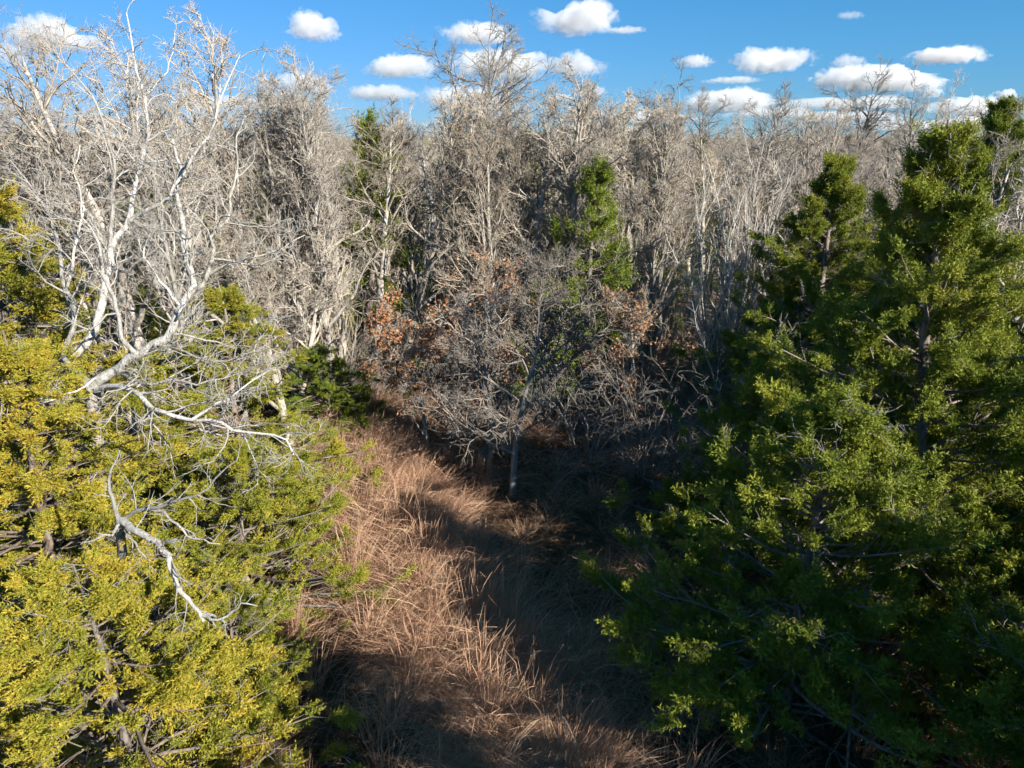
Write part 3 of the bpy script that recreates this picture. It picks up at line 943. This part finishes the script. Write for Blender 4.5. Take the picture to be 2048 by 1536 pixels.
# grass tufts
def tuft(name, seed, nb, l0, l1, spread, arch, width, mat, lean=(0, 0), rad=.12, seg=6):
    r = np.random.default_rng(seed)
    az = r.uniform(0, 6.28, nb)
    ti = spread * np.sqrt(r.random(nb))
    D = np.stack([np.sin(ti) * np.cos(az) + lean[0], np.sin(ti) * np.sin(az) + lean[1], np.cos(ti)], 1)
    rr = rad * np.sqrt(r.random(nb))
    S = np.stack([rr * np.cos(az), rr * np.sin(az), -.04 + 0 * az], 1)
    L = r.uniform(l0, l1, nb)
    P = np.zeros((nb, seg, 3))
    P[:, 0] = S
    d = nrm(D)
    ho = d.copy()
    ho[:, 2] = 0
    ho = nrm(ho + .2 * r.standard_normal((nb, 3)))
    ac = arch * r.uniform(.4, 1.4, nb)[:, None]
    kink = r.integers(1, seg * 2, nb)
    for i in range(1, seg):
        d = nrm(d + .55 * (kink == i)[:, None] * r.standard_normal((nb, 3)))
        d = nrm(d + ac * (i / seg) * (ho - np.array([0, 0, .8])) + .06 * r.standard_normal((nb, 3)))
        P[:, i] = P[:, i - 1] + d * (L / (seg - 1))[:, None]
    side = nrm(np.cross(P[:, -1] - P[:, 0], r.standard_normal((nb, 3))))
    w = (width * r.uniform(.5, 1.7, nb))[:, None, None] * np.array([1, .95, .85, .75, .8, .25][:seg])[None, :, None]
    V = np.stack([P - side[:, None, :] * w, P + side[:, None, :] * w], 2)
    idx = np.arange(nb * seg * 2).reshape(nb, seg, 2)
    q = np.stack([idx[:, :-1, 0], idx[:, :-1, 1], idx[:, 1:, 1], idx[:, 1:, 0]], -1).reshape(-1, 4)
    return make_mesh(name, V, q, None, mat, False, {'tint': np.repeat(r.random(nb), seg * 2)})


TUFT = [tuft('tuft_arch_a', 1, 110, .7, 1.6, .5, .6, .0032, M_BLUESTEM, (.4, 0), rad=.2),
        tuft('tuft_arch_b', 2, 110, .6, 1.4, .8, .7, .0032, M_BLUESTEM, (.2, .1), rad=.25),
        tuft('tuft_up', 3, 60, .9, 1.6, .22, .12, .0045, M_BLUESTEM, (.12, 0)),
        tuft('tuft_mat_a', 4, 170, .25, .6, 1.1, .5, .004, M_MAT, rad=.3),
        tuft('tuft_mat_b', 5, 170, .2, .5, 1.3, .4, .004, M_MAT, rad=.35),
        tuft('tuft_green', 6, 90, .2, .45, .8, .4, .005, M_GREENGRASS, rad=.2)]


def grass_points(n, x0, x1, y0, y1, picks, p, s0, s1, leanaz=True):
    x = rng.uniform(x0, x1, n)
    y = rng.uniform(y0, y1, n)
    k = rng.choice(picks, n, p=p)
    r = np.zeros((n, 3))
    r[:, 2] = rng.normal(0, 1.1, n) if leanaz else rng.uniform(0, 6.28, n)
    s = rng.uniform(s0, s1, n)
    return np.stack([x, y, 0 * x], 1), r, s, k


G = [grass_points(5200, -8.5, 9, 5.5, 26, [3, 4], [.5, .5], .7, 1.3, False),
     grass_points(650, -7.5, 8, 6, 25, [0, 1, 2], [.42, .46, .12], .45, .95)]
# the thick bluestem strip along the left
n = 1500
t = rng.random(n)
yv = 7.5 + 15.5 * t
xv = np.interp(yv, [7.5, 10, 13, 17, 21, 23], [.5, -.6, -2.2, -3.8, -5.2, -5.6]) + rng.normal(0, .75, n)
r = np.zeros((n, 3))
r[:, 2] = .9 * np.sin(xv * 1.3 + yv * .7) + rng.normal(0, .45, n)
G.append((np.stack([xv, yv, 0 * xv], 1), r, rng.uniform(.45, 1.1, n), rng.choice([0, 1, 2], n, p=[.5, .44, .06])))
gp = [np.concatenate([g[i] for g in G]) for i in range(4)]
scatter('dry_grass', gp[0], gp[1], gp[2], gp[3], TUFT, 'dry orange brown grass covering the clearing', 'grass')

nl = 16000
lx, ly = rng.uniform(-9, 11, nl), rng.uniform(5.5, 30, nl)
yaw = rng.uniform(0, 6.28, nl)
a_ = np.stack([np.cos(yaw), np.sin(yaw), rng.normal(0, .25, nl)], 1)
b2_ = np.stack([-np.sin(yaw), np.cos(yaw), rng.normal(0, .25, nl)], 1)
o_ = np.stack([lx, ly, rng.uniform(.0, .05, nl)], 1)
ls = rng.uniform(.04, .08, (nl, 1))
lv_ = np.stack([o_ - a_ * ls, o_ - b2_ * ls * .5, o_ + a_ * ls, o_ + b2_ * ls * .5 + [0, 0, .015]], 1)
fl = bpy.data.objects.new('fallen_leaves', make_mesh('fallen_leaves', lv_, np.arange(nl * 4).reshape(-1, 4), None, M_RUSSET, False, {'tint': np.repeat(rng.random(nl), 4)}))
COL.objects.link(fl)
fl['kind'] = 'stuff'
fl['label'] = 'brown fallen oak leaves scattered over the ground'
fl['category'] = 'leaves'

# a few bunches that stand apart
for xy, pkm, lab, s in (((-.55, 9.6), 2, 'tall upright orange grass bunch standing in the sunlit lower strip', 1.15),
                        ((1.0, 8.6), 2, 'short orange grass bunch cut by the bottom edge', .8),
                        ((-2.85, 17.1), 5, 'green grass bunch at the edge of the shade', 1.3)):
    go_ = bpy.data.objects.new('grass_bunch', TUFT[pkm])
    COL.objects.link(go_)
    go_.location = (xy[0], xy[1], 0)
    go_.scale = (s, s, s)
    go_['label'] = lab
    go_['category'] = 'grass bunch'

# ------------------------------------------------------------------ clouds
def cloud(px, py, w, h, label, dens=6.0, seed=0, base=900.0, group='clouds low over the horizon'):
    ybase = py + h / 2
    el = math.atan((768 - ybase) / FPX) - PITCH
    dist = min(36000.0, base / math.tan(max(el, math.radians(1.2))))
    d = dist
    c = P3(px, py, d)
    W, Hh = 1.12 * w / FPX * d, 1.25 * h / FPX * d
    r = np.random.default_rng(seed + 900)
    import bmesh
    bm = bmesh.new()
    bmesh.ops.create_icosphere(bm, subdivisions=5, radius=1)
    V = np.array([v.co[:] for v in bm.verts])
    # star-shaped union of puffs
    nbp = 9
    cx = r.uniform(-.62, .62, nbp)
    blobs = np.stack([cx, r.uniform(-.4, .4, nbp), r.uniform(-.35, .25, nbp) * (1 - cx ** 2)], 1)
    rad = r.uniform(.3, .5, nbp) * (1.05 - .45 * np.abs(cx))
    R = np.full(len(V), .3)
    for bc, br in zip(blobs, rad):
        pb = V @ bc
        disc = pb ** 2 - (bc @ bc - br ** 2)
        ok = disc > 0
        R[ok] = np.maximum(R[ok], pb[ok] + np.sqrt(disc[ok]))
    P = V * R[:, None]
    off = Vector((seed * 3.7, 1.3, 8.1))
    asp = np.array([1, 1, min(1, 1.4 * h / w)])
    for i in range(len(P)):
        q = Vector(P[i] * asp)
        nz = mnoise.fractal(q * 4.5 + off, 0.9, 2.1, 5)
        P[i] *= 1 + .34 * nz
    P[:, 2] = np.where(P[:, 2] < -.18, -.18 + (P[:, 2] + .18) * .3, P[:, 2])
    lo, hi = P.min(0), P.max(0)
    P = (P - (lo + hi) / 2) / (hi - lo)
    P *= np.array([W, W * .75, Hh])
    faces = np.array([[v.index for v in f.verts] for f in bm.faces])
    bm.free()
    m = bpy.data.materials.new('cloud_vapour')
    m.use_nodes = True
    nt = m.node_tree
    nt.nodes.remove(nt.nodes['Principled BSDF'])
    pv = nt.nodes.new('ShaderNodeVolumePrincipled')
    pv.inputs['Color'].default_value = (.965, .968, .975, 1)
    tcn = nt.nodes.new('ShaderNodeTexCoord')
    nn = noise_n(nt, r.uniform(5.5, 9.0) / (W * .4 + Hh * .8), 7, tcn.outputs['Object'], .65)
    vm = nt.nodes.new('ShaderNodeVectorMath')
    vm.operation = 'MULTIPLY'
    vm.inputs[1].default_value = (2.0 / W, 2.0 / (W * .75), 2.0 / Hh)
    nt.links.new(tcn.outputs['Object'], vm.inputs[0])
    ln_ = nt.nodes.new('ShaderNodeVectorMath')
    ln_.operation = 'LENGTH'
    nt.links.new(vm.outputs[0], ln_.inputs[0])
    amp_ = r.uniform(2.2, 3.4)
    f_ = mathn(nt, 'MULTIPLY_ADD', nn, amp_)
    nt.links.new(mathn(nt, 'SUBTRACT', .95 - amp_ / 2, ln_.outputs['Value']), f_.node.inputs[2])
    mr = nt.nodes.new('ShaderNodeMapRange')
    mr.interpolation_type = 'SMOOTHSTEP'
    nt.links.new(f_, mr.inputs[0])
    mr.inputs[1].default_value = .0
    mr.inputs[2].default_value = .55
    mr.inputs[3].default_value = 0.0
    mr.inputs[4].default_value = .5 * dens / Hh
    nt.links.new(mr.outputs[0], pv.inputs['Density'])
    pv.inputs['Anisotropy'].default_value = .2
    nt.links.new(pv.outputs[0], nt.nodes['Material Output'].inputs['Volume'])
    ob = bpy.data.objects.new('cloud', make_mesh('cloud', P, None, faces, m, True))
    COL.objects.link(ob)
    ob.location = c
    ob['label'] = label
    ob['category'] = 'cloud'
    ob['group'] = group


CL = [
    (1250, 60, 90, 12, 'thin flat wisp right of the largest cloud', 1.2),
    (1460, 160, 120, 12, 'thin flat wisp under the grey bottomed cloud', 1.2),
    (1700, 30, 60, 14, 'faint high wisp over the right trees', .7),
    (1700, 205, 300, 26, 'hazy band of cloud low on the right', 1.6),
    (1850, 248, 380, 22, 'hazy streak of cloud just over the right skyline', 1.4),
    (1240, 262, 300, 18, 'hazy streak of cloud just over the middle skyline', 1.4),
    (480, 205, 300, 30, 'hazy band of cloud behind the left oaks', 1.6),
    (627, 49, 122, 56, 'rounded white cloud alone above the left middle trees', 7),
    (1155, 32, 182, 66, 'largest puffy white cloud at the top middle', 7),
    (958, 65, 162, 42, 'greyish flat cloud just left of the top middle one', 5),
    (105, 68, 225, 62, 'long white cloud behind the top of the white oak', 6),
    (20, 106, 90, 46, 'grey cloud at the left edge under the long white one', 4),
    (800, 130, 160, 46, 'white cloud behind the tallest middle oak', 6),
    (1000, 126, 210, 58, 'bright white cloud behind the second tall middle oak', 7),
    (1150, 126, 150, 44, 'pale ragged cloud trailing right of the bright one', 4),
    (1545, 118, 170, 50, 'grey bottomed cloud with one bump over the right trees', 6),
    (1390, 121, 80, 24, 'small thin cloud pair left of the grey bottomed one', 3),
    (1697, 122, 75, 26, 'faint grey cloud above the long right bank', 2.5),
    (1892, 110, 160, 30, 'slim cloud high at right', 5),
    (1768, 155, 280, 46, 'long bright cloud behind the lone skyline oak', 7),
    (935, 194, 190, 46, 'low white cloud between the two tall middle oaks', 5),
    (760, 184, 150, 30, 'low pale cloud left of the tallest middle oak', 4),
    (1460, 200, 240, 44, 'low white bank over the dark stemmed skyline oak', 5),
    (1560, 224, 240, 22, 'low grey bank above the pale many-stemmed tree', 1.5),
    (1180, 182, 70, 20, 'tiny cloud left of the flat topped oak', 3),
    (1120, 194, 60, 14, 'tiniest cloud low in the middle', 3),
    (2012, 187, 50, 20, 'small white cloud at the right edge', 5),
    (1960, 212, 200, 36, 'low bank at the right edge', 5),
    (1862, 184, 50, 20, 'small cloud under the long bright right one', 4),
    (1970, 240, 160, 20, 'lowest flat cloud at the right edge', 4),
    (600, 165, 140, 40, 'pale cloud behind the left middle skyline oaks', 4.5),
    (1310, 232, 230, 24, 'low hazy bank behind the flat topped oak', 1.6),
    (1720, 232, 200, 22, 'low hazy bank behind the lone skyline oak', 1.6),
]
for i, (a, b_, w, h, lab, dn) in enumerate(CL):
    cloud(a, b_, w, h, lab, dn, i)
